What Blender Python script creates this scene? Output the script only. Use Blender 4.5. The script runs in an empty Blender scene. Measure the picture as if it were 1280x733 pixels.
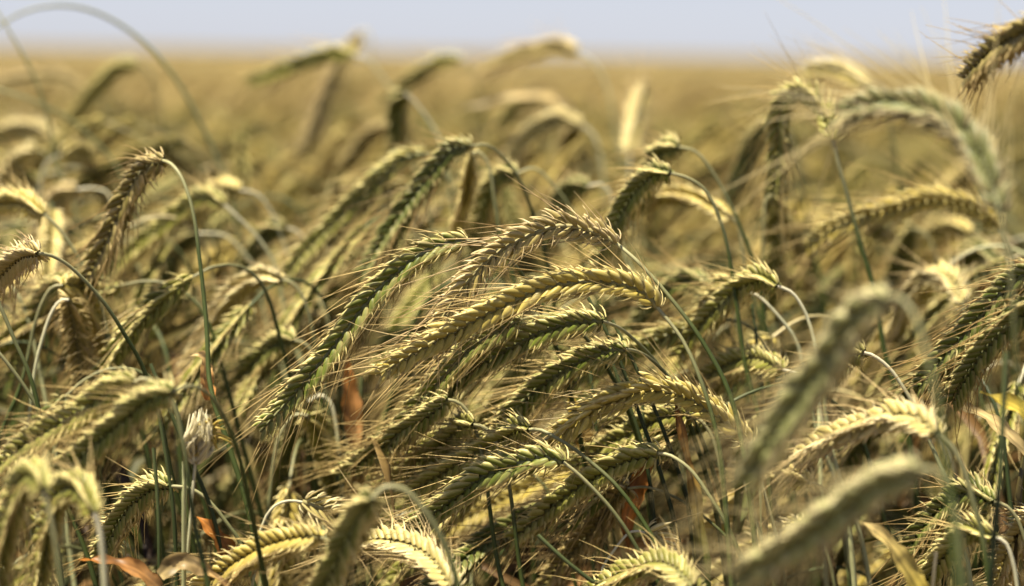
import bpy, math, random
import numpy as np
from mathutils import Vector, Matrix

# ------------------------------------------------------------------ camera, sky, sun, exposure
SC = bpy.context.scene
COL = SC.collection
R = math.radians
EYE = 1.36
PITCH = math.atan(300.5 / 1280 * 0.36)
ROLL = R(0.9)
LENS, FOCUS, FSTOP = 100.0, 1.245, 6.3

f = Vector((0, math.cos(PITCH), -math.sin(PITCH)))
r0 = Vector((1, 0, 0)); u0 = r0.cross(f)
rt = r0 * math.cos(ROLL) + u0 * math.sin(ROLL)
up = u0 * math.cos(ROLL) - r0 * math.sin(ROLL)
cam_d = bpy.data.cameras.new('camera')
cam = bpy.data.objects.new('camera', cam_d); COL.objects.link(cam)
cam.matrix_world = Matrix(((rt.x, up.x, -f.x, 0), (rt.y, up.y, -f.y, 0), (rt.z, up.z, -f.z, EYE), (0, 0, 0, 1)))
cam_d.lens = LENS; cam_d.sensor_width = 36; cam_d.clip_start = 0.05; cam_d.clip_end = 20000
cam_d.dof.use_dof = True; cam_d.dof.focus_distance = FOCUS; cam_d.dof.aperture_fstop = FSTOP
SC.camera = cam

SUN_TO = Vector((-0.32, -0.14, 0.94)).normalized()
EL = math.asin(SUN_TO.z); AZ = math.atan2(SUN_TO.x, SUN_TO.y)
SKY_TINT = (1.0, 1.005, 1.13, 1)
W = bpy.data.worlds.new('World'); SC.world = W; W.use_nodes = True
nt = W.node_tree; bg = nt.nodes['Background']
sky = nt.nodes.new('ShaderNodeTexSky'); sky.sky_type = 'NISHITA'; sky.sun_disc = False
sky.sun_elevation = EL; sky.sun_rotation = AZ
sky.air_density = 0.7; sky.dust_density = 0.2; sky.ozone_density = 3.0
hs = nt.nodes.new('ShaderNodeHueSaturation'); hs.inputs['Saturation'].default_value = 0.30
nt.links.new(sky.outputs[0], hs.inputs['Color']); mt = nt.nodes.new('ShaderNodeMix'); mt.data_type = 'RGBA'; mt.blend_type = 'MULTIPLY'; mt.inputs[0].default_value = 1.0
mt.inputs[7].default_value = SKY_TINT
nt.links.new(hs.outputs[0], mt.inputs[6]); nt.links.new(mt.outputs[2], bg.inputs['Color'])
bg.inputs['Strength'].default_value = 0.047
sd = bpy.data.lights.new('sun', 'SUN'); sd.energy = 5.0; sd.angle = R(0.5); sd.color = (1.0, 0.90, 0.70)
sun = bpy.data.objects.new('sun', sd); COL.objects.link(sun)
sun.rotation_euler = SUN_TO.to_track_quat('Z', 'Y').to_euler()
SC.view_settings.view_transform = 'Standard'; SC.view_settings.look = 'None'
SC.view_settings.exposure = 1.23; SC.view_settings.gamma = 1.0
SC.cycles.use_denoising = True
SC.cycles.max_bounces = 6; SC.cycles.diffuse_bounces = 1; SC.cycles.transmission_bounces = 4
SC.cycles.use_adaptive_sampling = True; SC.cycles.adaptive_threshold = 0.02

RNG = np.random.default_rng(11)
VR, VU, VF, VE = (np.array(v) for v in (rt, up, f, (0, 0, EYE)))

def at(px, py, d):
    """pixel of the 1280x733 photograph and depth in metres -> point in the world"""
    return VE + VF * d + VR * ((px - 640) / 1280 * 0.36 * d) - VU * ((py - 366.5) / 1280 * 0.36 * d)

def to_px(p):
    q = np.asarray(p) - VE; d = q @ VF
    return 640 + (q @ VR) / d * 1280 / 0.36, 366.5 - (q @ VU) / d * 1280 / 0.36, d

# ------------------------------------------------------------------ materials
def mat(name, rough, transl, spec=0.4, noise=0.25, nscale=900, col=None):
    m = bpy.data.materials.new(name); m.use_nodes = True
    t = m.node_tree; t.nodes.clear()
    out = t.nodes.new('ShaderNodeOutputMaterial')
    if col is None:
        a = t.nodes.new('ShaderNodeAttribute'); a.attribute_name = 'Col'; src = a.outputs['Color']
    else:
        a = t.nodes.new('ShaderNodeRGB'); a.outputs[0].default_value = (*col, 1); src = a.outputs[0]
    tc = t.nodes.new('ShaderNodeTexCoord')
    nz = t.nodes.new('ShaderNodeTexNoise'); nz.inputs['Scale'].default_value = nscale; nz.inputs['Detail'].default_value = 3
    t.links.new(tc.outputs['Object'], nz.inputs['Vector'])
    mr = t.nodes.new('ShaderNodeMapRange'); mr.inputs['To Min'].default_value = 1 - noise; mr.inputs['To Max'].default_value = 1 + noise
    t.links.new(nz.outputs['Fac'], mr.inputs['Value'])
    vm = t.nodes.new('ShaderNodeVectorMath'); vm.operation = 'SCALE'
    t.links.new(src, vm.inputs[0]); t.links.new(mr.outputs[0], vm.inputs['Scale'])
    p = t.nodes.new('ShaderNodeBsdfPrincipled')
    p.inputs['Roughness'].default_value = rough; p.inputs['Specular IOR Level'].default_value = spec
    t.links.new(vm.outputs[0], p.inputs['Base Color'])
    if transl > 0:
        tr = t.nodes.new('ShaderNodeBsdfTranslucent'); t.links.new(vm.outputs[0], tr.inputs['Color'])
        mx = t.nodes.new('ShaderNodeMixShader'); mx.inputs[0].default_value = transl
        t.links.new(p.outputs[0], mx.inputs[1]); t.links.new(tr.outputs[0], mx.inputs[2])
        t.links.new(mx.outputs[0], out.inputs[0])
    else:
        t.links.new(p.outputs[0], out.inputs[0])
    return m

M_EAR = mat('rye_husk', 0.45, 0.08, 0.28, 0.25, 700)
M_AWN = mat('rye_awn', 0.4, 0.30, 0.3, 0.1, 300)
M_STEM = mat('rye_stem', 0.45, 0.0, 0.25, 0.25, 250)
M_LEAF = mat('rye_leaf', 0.45, 0.40, 0.4, 0.35, 120)
M_CROP = mat('rye_crop', 0.55, 0.15, 0.25, 0.2, 300)

# ------------------------------------------------------------------ geometry helpers
class Geo:
    def __init__(s): s.V, s.C, s.L, s.S, s.n = [], [], [], [], 0
    def add(s, V, loops, sizes, C):
        """V (M,n,3) copies of one template whose faces are loops/sizes, C (M,n,3)"""
        M, n = V.shape[:2]
        s.V.append(V.reshape(-1, 3)); s.C.append(np.broadcast_to(C, V.shape).reshape(-1, 3))
        off = (s.n + np.arange(M) * n)[:, None]
        s.L.append((loops[None, :] + off).ravel()); s.S.append(np.tile(sizes, M)); s.n += M * n
    def arrays(s):
        return np.concatenate(s.V), np.concatenate(s.C), np.concatenate(s.L), np.concatenate(s.S)

def mesh_from(name, V, C, L, S, m):
    me = bpy.data.meshes.new(name)
    me.vertices.add(len(V)); me.vertices.foreach_set('co', V.astype(np.float32).ravel())
    me.loops.add(len(L)); me.loops.foreach_set('vertex_index', L.astype(np.int32))
    me.polygons.add(len(S))
    st = np.concatenate(([0], np.cumsum(S)[:-1])).astype(np.int32)
    me.polygons.foreach_set('loop_start', st)
    me.polygons.foreach_set('use_smooth', np.ones(len(S), bool))
    a = me.attributes.new('Col', 'FLOAT_COLOR', 'POINT')
    a.data.foreach_set('color', np.concatenate([C, np.ones((len(C), 1))], 1).astype(np.float32).ravel())
    me.materials.append(m); me.update(calc_edges=True)
    return me

def obj(name, geo, m, parent=None, origin=(0, 0, 0)):
    V, C, L, S = geo.arrays()
    o = bpy.data.objects.new(name, mesh_from(name, V - np.asarray(origin), C, L, S, m))
    COL.objects.link(o); o.parent = parent
    return o

def tube_faces(rings, segs, cap0=False, tip=True):
    loops, sizes = [], []
    for k in range(rings - 1):
        for j in range(segs):
            a, b = k * segs + j, k * segs + (j + 1) % segs
            loops += [a, b, b + segs, a + segs]; sizes.append(4)
    if tip:
        t = rings * segs
        for j in range(segs):
            loops += [(rings - 1) * segs + j, (rings - 1) * segs + (j + 1) % segs, t]; sizes.append(3)
    return np.array(loops), np.array(sizes)

def floret_tmpl(rings, segs):
    us = np.linspace(0.0, 0.93, rings)
    V, Wk = [], []
    for u in us:
        rad = 0.5 * max(0.0, math.sin(math.pi * min(1, (u * 0.93 + 0.07)) ** 0.72)) ** 0.8 + 0.03
        for j in range(segs):
            a = 2 * math.pi * j / segs
            x = math.cos(a) * rad; y = math.sin(a) * rad
            x += 0.10 * max(0, math.cos(a)) ** 3 * math.sin(math.pi * u)      # keel ridge
            x += 0.10 * math.sin(math.pi * u) - 0.30 * u * u                   # belly outward, tip back in
            V.append((x, y, u))
            keel = max(0, math.cos(a)) ** 4 if segs > 4 else max(0, math.cos(a))
            if segs > 6: keel = max(keel, 0.75 * max(0, -math.cos(a - 0.15)) ** 6 * min(1, u * 3))
            Wk.append(min(1, 0.80 * keel + max(0, (u - 0.70)) * 2.6))
    V.append((-0.30, 0, 1.0)); Wk.append(1)
    lo, si = tube_faces(rings, segs)
    return np.array(V), np.array(Wk), lo, si

FL = {0: floret_tmpl(8, 10), 1: floret_tmpl(5, 6), 2: floret_tmpl(3, 4)}
AWN_F = {0: tube_faces(4, 3), 1: tube_faces(3, 3), 2: tube_faces(2, 3)}
GLU_F = tube_faces(3, 3)

def catmull(P, n):
    P = np.asarray(P, float)
    if len(P) == 2: return P[0] + (P[1] - P[0]) * np.linspace(0, 1, n)[:, None]
    Q = np.vstack([2 * P[0] - P[1], P, 2 * P[-1] - P[-2]])
    out = []
    for i in range(1, len(Q) - 2):
        a, b, c, d = Q[i - 1], Q[i], Q[i + 1], Q[i + 2]
        t = np.linspace(0, 1, 14, endpoint=False)[:, None]
        out.append(0.5 * (2 * b + (c - a) * t + (2 * a - 5 * b + 4 * c - d) * t ** 2 + (3 * b - a - 3 * c + d) * t ** 3))
    C = np.vstack(out + [P[-1:]])
    # a light smoothing keeps traced bends even
    for _ in range(6): C[1:-1] = 0.25 * C[:-2] + 0.5 * C[1:-1] + 0.25 * C[2:]
    s = np.concatenate(([0], np.cumsum(np.linalg.norm(np.diff(C, axis=0), axis=1))))
    t = np.linspace(0, s[-1], n)
    return np.stack([np.interp(t, s, C[:, k]) for k in range(3)], 1)

def unit(v): return v / np.maximum(np.linalg.norm(v, axis=-1, keepdims=True), 1e-9)

def tangents(C):
    return unit(np.gradient(C, axis=0))

def frames(C, up0):
    T = tangents(C); N = np.zeros_like(T)
    n = np.asarray(up0, float)
    for i in range(len(C)):
        n = n - T[i] * (n @ T[i])
        if np.linalg.norm(n) < 1e-6: n = np.cross(T[i], (0.3, 0.5, 0.8))
        n = n / np.linalg.norm(n); N[i] = n
    return T, N, np.cross(T, N)

def add_tube(g, C, rad, col, segs=8):
    T, N, B = frames(C, (0.3, -1, 0.1))
    a = np.linspace(0, 2 * math.pi, segs, endpoint=False)
    ring = (np.cos(a)[None, :, None] * N[:, None, :] + np.sin(a)[None, :, None] * B[:, None, :]) * np.asarray(rad).reshape(-1, 1, 1)
    V = (C[:, None, :] + ring).reshape(1, -1, 3)
    V = np.concatenate([V, C[None, -1:, :]], 1)
    cc = np.repeat(np.broadcast_to(col, (len(C), 3)), segs, axis=0)
    cc = np.concatenate([cc, cc[-1:]], 0)[None]
    lo, si = tube_faces(len(C), segs)
    g.add(V, lo, si, cc)

# colours of the living parts: body of the husk, its keel and edges, the awns
KIND = {
    'green':  ((0.115, 0.135, 0.022), (0.70, 0.60, 0.27), (0.54, 0.41, 0.19)),
    'dark':   ((0.085, 0.105, 0.018), (0.48, 0.42, 0.19), (0.52, 0.37, 0.17)),
    'golden': ((0.410, 0.305, 0.075), (0.74, 0.63, 0.29), (0.58, 0.44, 0.21)),
    'straw':  ((0.470, 0.370, 0.150), (0.78, 0.67, 0.38), (0.62, 0.48, 0.26)),
    'mauve':  ((0.360, 0.270, 0.105), (0.74, 0.60, 0.34), (0.56, 0.42, 0.24)),
    'olive':  ((0.200, 0.192, 0.036), (0.68, 0.59, 0.26), (0.56, 0.43, 0.20)),
    'brown':  ((0.170, 0.135, 0.038), (0.58, 0.46, 0.22), (0.48, 0.35, 0.17)),
    'pale':   ((0.260, 0.260, 0.110), (0.66, 0.58, 0.34), (0.60, 0.50, 0.28)),
    'sage':   ((0.130, 0.135, 0.055), (0.46, 0.39, 0.22), (0.55, 0.46, 0.26)),
}

KIND = {k: tuple((c[0] * (0.90, 1, 1)[i], c[1] * (0.95, 0.99, 1.0)[i], c[2] * (0.78, 0.95, 0.92)[i]) for i, c in enumerate(v)) for k, v in KIND.items()}

def make_ear(C, normal, kind, lod, rng, frizz=1.0, plump=1.0, bl=1.0):
    """C: dense axis from the ear's base to its tip. Returns Geo of husks and Geo of awns."""
    body, keel, awnc = (np.array(c) for c in KIND[kind])
    seglen = np.linalg.norm(np.diff(C, axis=0), axis=1); Ltot = seglen.sum()
    step = {0: 0.00232, 1: 0.0024, 2: 0.0038}[lod]
    n = max(8, int(Ltot / step))
    A = catmull(C, n + 1)
    T, N, B = frames(A, normal)
    tw = R(rng.normal(0, 16)) * np.linspace(-0.5, 1, n + 1)[:, None] + R(6) * np.sin(np.linspace(0, 9, n + 1) + rng.uniform(0, 6))[:, None]
    N, B = N * np.cos(tw) + B * np.sin(tw), B * np.cos(tw) - N * np.sin(tw)
    g, ga = Geo(), Geo()
    i = np.arange(n); u = i / n
    size = np.interp(u, [0, 0.08, 0.3, 0.75, 1.0], [0.72, 0.92, 1.0, 0.92, 0.62])
    sgn = np.where(i % 2 == 0, 1.0, -1.0)
    TV, Wk, lo, si = FL[lod]
    pos, D, X, Y, LL, WW, S2 = [], [], [], [], [], [], []
    for side in (1.0, -1.0):
        a = rng.normal(R(32), R(3.0) * frizz, n); b = rng.normal(R(13), R(3) * frizz, n)
        d = unit(T[:-1] * np.cos(a)[:, None] + B[:-1] * (sgn * np.sin(a))[:, None] + N[:-1] * (side * np.sin(b))[:, None])
        p = A[:-1] + B[:-1] * (sgn * 0.0007)[:, None] + N[:-1] * (side * 0.0010)
        x = B[:-1] * sgn[:, None] * 0.9 + N[:-1] * side * 0.45
        x = unit(x - d * np.sum(x * d, 1, keepdims=True))
        pos.append(p); D.append(d); X.append(x); Y.append(np.cross(d, x))
        LL.append(0.0110 * size * rng.normal(1, 0.09, n)); WW.append(0.0031 * size * plump * rng.normal(1, 0.07, n)); S2.append(size)
    pos, D, X, Y, LL, WW, SZ = (np.concatenate(k) for k in (pos, D, X, Y, LL, WW, S2))
    if lod == 2: WW = WW * 1.35; LL = LL * 1.15
    weak = rng.random(len(WW)) < 0.06
    WW = np.where(weak, WW * 0.5, WW); LL = np.where(weak, LL * 0.75, LL)
    V = pos[:, None] + D[:, None] * (TV[None, :, 2:3] * LL[:, None, None]) + X[:, None] * (TV[None, :, 0:1] * WW[:, None, None]) + Y[:, None] * (TV[None, :, 1:2] * WW[:, None, None] * 0.92)
    m = len(pos)
    jit = rng.normal(1, 0.13, (m, 1, 1)); mixj = np.clip(rng.normal(0.0, 0.10, (m, 1, 1)), -0.1, 0.5)
    w = np.clip(Wk[None, :, None] + mixj, 0, 1)
    Cc = (body * (1 - w) + keel * w) * np.clip(jit, 0.6, 1.4)
    g.add(V, lo, si, np.clip(Cc, 0.01, 0.9))
    # rachis
    rc = catmull(A, 16 if lod < 2 else 6)
    add_tube(g, rc, np.linspace(0.0013, 0.0006, len(rc)), (np.array((0.30, 0.29, 0.17)) + body) * 0.5, 5)
    tipv = V[:, -1]
    if lod < 2:
        # glumes: thin bristle-like bracts at the foot of every spikelet
        ag = R(15)
        dg = unit(D + X * math.sin(ag) + rng.normal(0, 0.085 * frizz, (m, 3)))
        Lg = 0.0088 * SZ * rng.uniform(0.7, 1.25, m); wg = 0.00042
        P0 = pos + X * 0.0016
        xs = unit(np.cross(dg, X)); ys = np.cross(dg, xs)
        rings = []
        for t, rr in ((0, 0.8), (0.35, 1.0), (0.7, 0.6)):
            for j in range(3):
                an = j * 2.094
                rings.append(P0 + dg * (Lg * t)[:, None] + X * (0.0018 * t * (1 - t) * 4 * 0.5) + (xs * math.cos(an) * 1.6 + ys * math.sin(an)) * wg * rr)
        rings.append(P0 + dg * Lg[:, None])
        g.add(np.stack(rings, 1), *GLU_F, (keel * 0.95 * rng.normal(1, 0.15, (m, 1, 1))))
    # awns
    keep = rng.random(m) < (0.72 if lod < 2 else 0.5)
    Dk, Xk, tk, sz = D[keep], X[keep], tipv[keep], SZ[keep]
    q = len(Dk)
    Tt = np.concatenate([T[:-1], T[:-1]])[keep]
    d0 = unit(Dk * 0.55 + Tt * 0.6 + Xk * rng.uniform(-0.02, 0.24, (q, 1)) + rng.normal(0, 0.085 * frizz, (q, 3)))
    ua = np.concatenate([u, u])[keep]
    La = np.interp(ua, [0, 0.15, 0.5, 1], [0.016, 0.028, 0.037, 0.030]) * rng.uniform(0.55, 1.2, q)
    La = La * bl
    bend = rng.normal(0, 0.09, (q, 3)) + np.array((-0.03, 0, -0.05))
    r0a = {0: 0.00024, 1: 0.00025, 2: 0.00050}[lod]
    ring_t = {0: [(0, 1.3), (0.3, 0.9), (0.65, 0.6)], 1: [(0, 1.2), (0.5, 0.75)], 2: [(0, 1.0)]}[lod]
    ring_t = ring_t + ([(0.98, 0.3)] if lod != 1 else [(0.98, 0.3)])
    xs = unit(np.cross(d0, Xk + 0.01)); ys = np.cross(d0, xs)
    rings = []
    for t, rr in ring_t:
        c = tk - Dk * 0.0006 + d0 * (La * t)[:, None] + bend * (La * t * t)[:, None]
        for j in range(3):
            an = j * 2.094
            rings.append(c + (xs * math.cos(an) + ys * math.sin(an)) * r0a * rr)
    rings.append(tk + d0 * La[:, None] + bend * La[:, None])
    lo2, si2 = tube_faces(len(ring_t), 3)
    ca = awnc * np.clip(rng.normal(1, 0.2, (q, 1, 1)), 0.5, 1.35)
    ga.add(np.stack(rings, 1), lo2, si2, np.clip(ca, 0.02, 0.9))
    return g, ga

STEMC = {
    'green': ((0.34, 0.32, 0.17), (0.046, 0.064, 0.015)),
    'pale':  ((0.62, 0.58, 0.42), (0.34, 0.35, 0.18)),
    'mid':   ((0.38, 0.36, 0.20), (0.17, 0.175, 0.075)),
    'dark':  ((0.10, 0.125, 0.05), (0.026, 0.038, 0.011)),
    'straw': ((0.60, 0.52, 0.30), (0.36, 0.30, 0.12)),
}

def make_stem(C, tint, segs=8, scale=1.0, g=None):
    g = g or Geo()
    s = np.concatenate(([0], np.cumsum(np.linalg.norm(np.diff(C, axis=0), axis=1))))
    rad = np.interp(s, [0, 0.03, 0.15, 0.4, 1.2], [0.0008, 0.00085, 0.00130, 0.00150, 0.0019]) * scale
    c0, c1 = (np.array(k) for k in STEMC[tint])
    w = np.interp(s, [0, 0.02, 0.055], [0, 0.45, 1])[:, None]  # pale neck sheath with sunlit brightness put into its colour; darker below
    col = c0 * (1 - w) + c1 * w
    col = col * (1 + 0.12 * np.sin(s * 55 + C[0, 0] * 300))[:, None]
    add_tube(g, C, rad, col, segs)
    return g

LEAFC = {'green': (0.10, 0.15, 0.035), 'yellow': (0.46, 0.36, 0.06), 'orange': (0.42, 0.17, 0.035),
         'straw': (0.56, 0.43, 0.20), 'brown': (0.26, 0.15, 0.06)}

def make_leaf(C, width, c0, c1, twist=0.0, up0=(0, -1, 0.3), g=None, n=18, edge=0.25):
    g = g or Geo()
    A = catmull(C, n); T, N, B = frames(A, up0)
    t = np.linspace(0, 1, n)
    ang = twist * t
    Nn = N * np.cos(ang)[:, None] + B * np.sin(ang)[:, None]; Bn = np.cross(T, Nn)
    w = width * np.clip(np.minimum(0.55 + 2.2 * t, 1) * (1 - t ** 2.4), 0.03, 1) * 0.5
    wave = 0.0012 * np.sin(t * 19)
    rows = []; LX = np.linspace(-1, 1, 9)
    lr = np.random.default_rng(int(abs(A[0, 0] * 9e5)) % 99991)
    ragged = 1 + 0.10 * lr.normal(0, 1, n)
    for lx in LX:
        rows.append(A + Bn * (w * lx * (ragged if abs(lx) > 0.9 else 1))[:, None] + Nn * (w * (0.34 * lx * lx + 0.05 * math.cos(lx * 12)) + wave * lx)[:, None])
    V = np.stack(rows, 1).reshape(1, -1, 3)
    lo, si = [], []
    for i in range(n - 1):
        for j in range(8):
            a = i * 9 + j; lo += [a, a + 1, a + 10, a + 9]; si.append(4)
    c0, c1 = np.array(LEAFC[c0]), np.array(LEAFC[c1])
    cc = c0 * (1 - t[:, None]) + c1 * t[:, None]
    vein = np.clip(lr.normal(1, 0.22, 9), 0.5, 1.5); vein[4] = 1.35
    blot = np.clip(1 + 0.35 * np.convolve(lr.normal(0, 1, n + 4), np.ones(5) / 2.2, 'valid'), 0.35, 1.4)
    cc = np.repeat(cc * blot[:, None], 9, 0) * np.tile(vein, n)[:, None] * np.clip(lr.normal(1, 0.10, (n * 9, 1)), 0.6, 1.3)
    g.add(V, np.array(lo), np.array(si), cc[None])
    return g

GROUP = 'rye plants standing in the field'
def plant_root(root, label, group=GROUP):
    o = bpy.data.objects.new('rye_plant', None); COL.objects.link(o)
    o.empty_display_size = 0.02
    o.location = root; o['label'] = label; o['category'] = 'rye plant'; o['group'] = group
    return o

def finish_plant(label, earC, normal, kind, stemC, tint, lod, rng, frizz=1, plump=1, leaves=(), sscale=1.0, bl=1.0):
    root = stemC[-1]
    e = plant_root(root, label)
    if earC is not None:
        g, ga = make_ear(earC, normal, kind, lod, rng, frizz, plump, bl)
        eo = obj('ear', g, M_EAR, e, root)
        obj('beard', ga, M_AWN, eo, root)
    obj('stem', make_stem(stemC, tint, 8 if lod == 0 else 6, sscale), M_STEM, e, root)
    for lf in leaves:
        obj('leaf', lf, M_LEAF, e, root)
    return e

# ------------------------------------------------------------------ setting
def sheet(name, rings_y, xw, z, m, kind, seed=0, amp=0.0):
    rng = np.random.default_rng(seed)
    ny, nx = len(rings_y), 41
    V = []
    for y in rings_y:
        for k in range(nx):
            V.append((xw(y) * (k / (nx - 1) * 2 - 1), y, z(y) + rng.normal(0, amp)))
    F = [(i * nx + k, i * nx + k + 1, (i + 1) * nx + k + 1, (i + 1) * nx + k) for i in range(ny - 1) for k in range(nx - 1)]
    me = bpy.data.meshes.new(name); me.from_pydata(V, [], F); me.materials.append(m)
    for p in me.polygons: p.use_smooth = True
    o = bpy.data.objects.new(name, me); COL.objects.link(o); o['kind'] = kind
    return o

M_SOIL = mat('soil', 0.9, 0, 0.2, 0.5, 14, (0.075, 0.055, 0.035))
g0 = sheet('ground', [-60, -10, -3, 0, 3, 8, 30, 120, 600, 5000], lambda y: 5000 if abs(y) > 500 else 400, lambda y: 0, M_SOIL, 'structure')

def crop_mat():
    m = mat('far_crop', 0.8, 0, 0.1, 0.0, 3, (0.2, 0.15, 0.05))
    t = m.node_tree
    p = [n for n in t.nodes if n.type == 'BSDF_PRINCIPLED'][0]
    tc = t.nodes.new('ShaderNodeTexCoord')
    n1 = t.nodes.new('ShaderNodeTexNoise'); n1.inputs['Scale'].default_value = 0.35; n1.inputs['Detail'].default_value = 8
    cr = t.nodes.new('ShaderNodeValToRGB')
    cr.color_ramp.elements[0].position = 0.3; cr.color_ramp.elements[0].color = (0.158, 0.122, 0.050, 1)
    cr.color_ramp.elements[1].position = 0.7; cr.color_ramp.elements[1].color = (0.205, 0.160, 0.068, 1)
    t.links.new(tc.outputs['Object'], n1.inputs['Vector']); t.links.new(n1.outputs['Fac'], cr.inputs[0]); t.links.new(cr.outputs[0], p.inputs['Base Color'])
    n2 = t.nodes.new('ShaderNodeTexNoise'); n2.inputs['Scale'].default_value = 30; n2.inputs['Detail'].default_value = 4
    b = t.nodes.new('ShaderNodeBump'); b.inputs['Distance'].default_value = 0.05; b.inputs['Strength'].default_value = 1.0
    t.links.new(tc.outputs['Object'], n2.inputs['Vector']); t.links.new(n2.outputs['Fac'], b.inputs['Height']); t.links.new(b.outputs[0], p.inputs['Normal'])
    return m
ys = [13 + 0.5 * k for k in range(60)] + [45, 55, 70, 100, 150, 250, 500, 1200, 4000]
fs = sheet('rye_field', ys, lambda y: 20 + y * 1.2, lambda y: EYE - 0.15 if y > 14 else EYE - 0.45, crop_mat(), 'stuff', 5, 0.02)

# ------------------------------------------------------------------ plants traced from the photograph
def px_curve(pts, d0, d1=None):
    d1 = d0 if d1 is None else d1
    n = len(pts)
    return [at(p[0], p[1], d0 + (d1 - d0) * (i / max(1, n - 1))) for i, p in enumerate(pts)]

EARBOX = []        # projected ears, for the labels of the unnamed plants
def hero(label, ear, d, kind='green', stem=None, tint='green', roll=0, dt=None, ds=0.0, frizz=1.0, plump=1.0, lm=None, lod=None, leaves=(), sscale=1.0, long=0.095, bl=1.0):
    """ear: pixels base to tip at depth d (tip at d+dt); stem: pixels from the ear's base down (its foot at depth d+ds)"""
    rng = np.random.default_rng(abs(hash((round(ear[0][0] if ear else stem[0][0]), round(ear[0][1] if ear else stem[0][1])))) % 2 ** 31)
    k = 1.245 / d
    C = None
    if ear:
        c0 = np.array(px_curve(ear, d)); Lp = np.linalg.norm(np.diff(c0, axis=0), axis=1).sum()
        if dt is None: dt = math.sqrt(max(0, long ** 2 - Lp ** 2))
        C = catmull(px_curve(ear, d, d + dt), 60)
        T = tangents(C)
        v = unit(VE - C[len(C) // 2]); tm = T[len(C) // 2]
        n0 = unit(v - tm * (v @ tm)); b0 = np.cross(tm, n0)
        normal = n0 * math.cos(R(roll)) + b0 * math.sin(R(roll))
        bx, by = ear[0]
    if stem is None:
        stem = [(bx, by), (bx + 16 * k, by + 5 * k), (bx + 32 * k, by + 28 * k), (bx + 46 * k, by + 80 * k), (bx + 60 * k, by + 190 * k)]
    S = px_curve(stem, d, d + ds)
    if C is not None: S[0] = C[0].copy()
    q = S[-1]; dr = unit(q - S[-2])
    sl = np.clip(dr[:2] / max(0.3, -dr[2]), -0.5, 0.5)
    z = q[2]
    S += [q + np.array((sl[0] * 0.12, sl[1] * 0.12, -0.12)), np.array((q[0] + sl[0] * 0.25, q[1] + 0.01, z * 0.45)), np.array((q[0] + sl[0] * 0.33, q[1] + 0.01, 0.0))]
    SCv = catmull(S, 400)[(399 * np.linspace(0, 1, 110) ** 1.7).astype(int)]; SCv = SCv[np.concatenate(([True], np.linalg.norm(np.diff(SCv, axis=0), axis=1) > 1e-5))]
    if lod is None: lod = 0 if d < 1.5 else 1
    o = finish_plant(label, C, normal if C is not None else None, kind, SCv, tint, lod, rng, frizz, plump, leaves, sscale, bl)
    if ear: EARBOX.append((lm, np.mean(ear, 0), d, kind))
    return o

def leaf_px(pts, d, width, c0, c1, twist=0.4, dd=0.0, up0=(0.2, -1, 0.4)):
    return make_leaf(px_curve(pts, d, d + dd), width, c0, c1, twist, up0)

# --- sharp ears in the middle
hero('long sharp green ear slanting down left, its thin neck arching over the bleached ear', [(582,302),(555,306),(520,322),(470,365),(420,430),(370,490),(325,540)], 1.255, 'green',
     [(582,302),(597,303),(614,309),(630,319),(643,332),(656,350),(690,420),(720,520),(740,640)], roll=8, ds=0.07, lm='the long sharp green ear')
hero('bleached pinkish withered ear bowed over on a tall dark green stem', [(770,304),(745,291),(700,282),(650,300),(610,325),(575,365),(545,410)], 1.24, 'mauve',
     [(770,304),(800,330),(840,375),(880,430),(915,500),(935,600),(950,740)], roll=-25, ds=-0.04, frizz=1.5, plump=0.8, lm='the bleached pinkish ear')
hero('plump golden ear arched like a bow, largest of the sharp ears', [(821,384),(803,365),(770,354),(720,353),(680,361),(640,378),(600,397),(560,418),(520,440),(470,470)], 1.225, 'golden',
     [(821,384),(850,420),(870,460),(889,515),(901,570),(908,640),(915,740)], roll=-14, ds=-0.02, plump=1.15, lm='the plump golden ear')
hero('deep green ear tucked just under the plump golden ear, silvery central line', [(753,402),(720,403),(677,415),(643,433),(600,455),(570,476),(548,494)], 1.255, 'green',
     [(753,402),(772,409),(792,424),(820,453),(850,500),(872,560),(895,640),(910,740)], roll=0, ds=0.06, lm='the deep green ear under the golden one')
hero('narrow green ear running down from beneath the golden ear to a fine point', [(650,400),(615,418),(585,440),(568,457),(544,484),(523,509),(500,540),(485,560)], 1.27, 'green',
     [(650,400),(690,395),(730,420),(770,480),(800,560),(815,660)], roll=10, ds=0.05, lm='the narrow green ear')
hero('green ear tip poking out below the narrow green ear, above orange leaf litter', [(560,500),(525,525),(495,545),(471,563),(445,580),(425,593)], 1.285, 'green', None, roll=-12, lm='the protruding green ear tip')
hero('dusky green ear with rough pale upper edge, neck crossing three dark stems', [(781,437),(760,440),(735,447),(710,461),(690,473),(665,491),(640,515),(612,545)], 1.26, 'green',
     [(781,437),(794,439),(812,448),(836,472),(860,510),(885,570),(905,640),(920,740)], roll=5, ds=0.06, frizz=1.2, lm='the dusky green ear')
hero('bristling straw-gold ear rising from the lower stems and curling over to the left', [(937,552),(915,533),(887,513),(856,495),(811,486),(777,496),(748,507),(710,534),(685,552)], 1.265, 'golden',
     [(937,552),(945,575),(950,610),(953,660),(955,740)], roll=-35, dt=0.0, frizz=1.9, lm='the bristling straw-gold ear')
hero('olive ear just beneath the bristling straw-gold ear', [(864,520),(840,519),(810,531),(785,545),(750,562),(715,585)], 1.285, 'olive', [(864,520),(880,530),(895,560),(905,620),(912,740)], roll=15, frizz=1.4, lm='the olive ear beneath the bristly one')
hero('smaller olive ear half hidden behind the bristling ear', [(812,523),(790,524),(765,532),(735,545),(700,570)], 1.32, 'olive', None, roll=-10)
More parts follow.
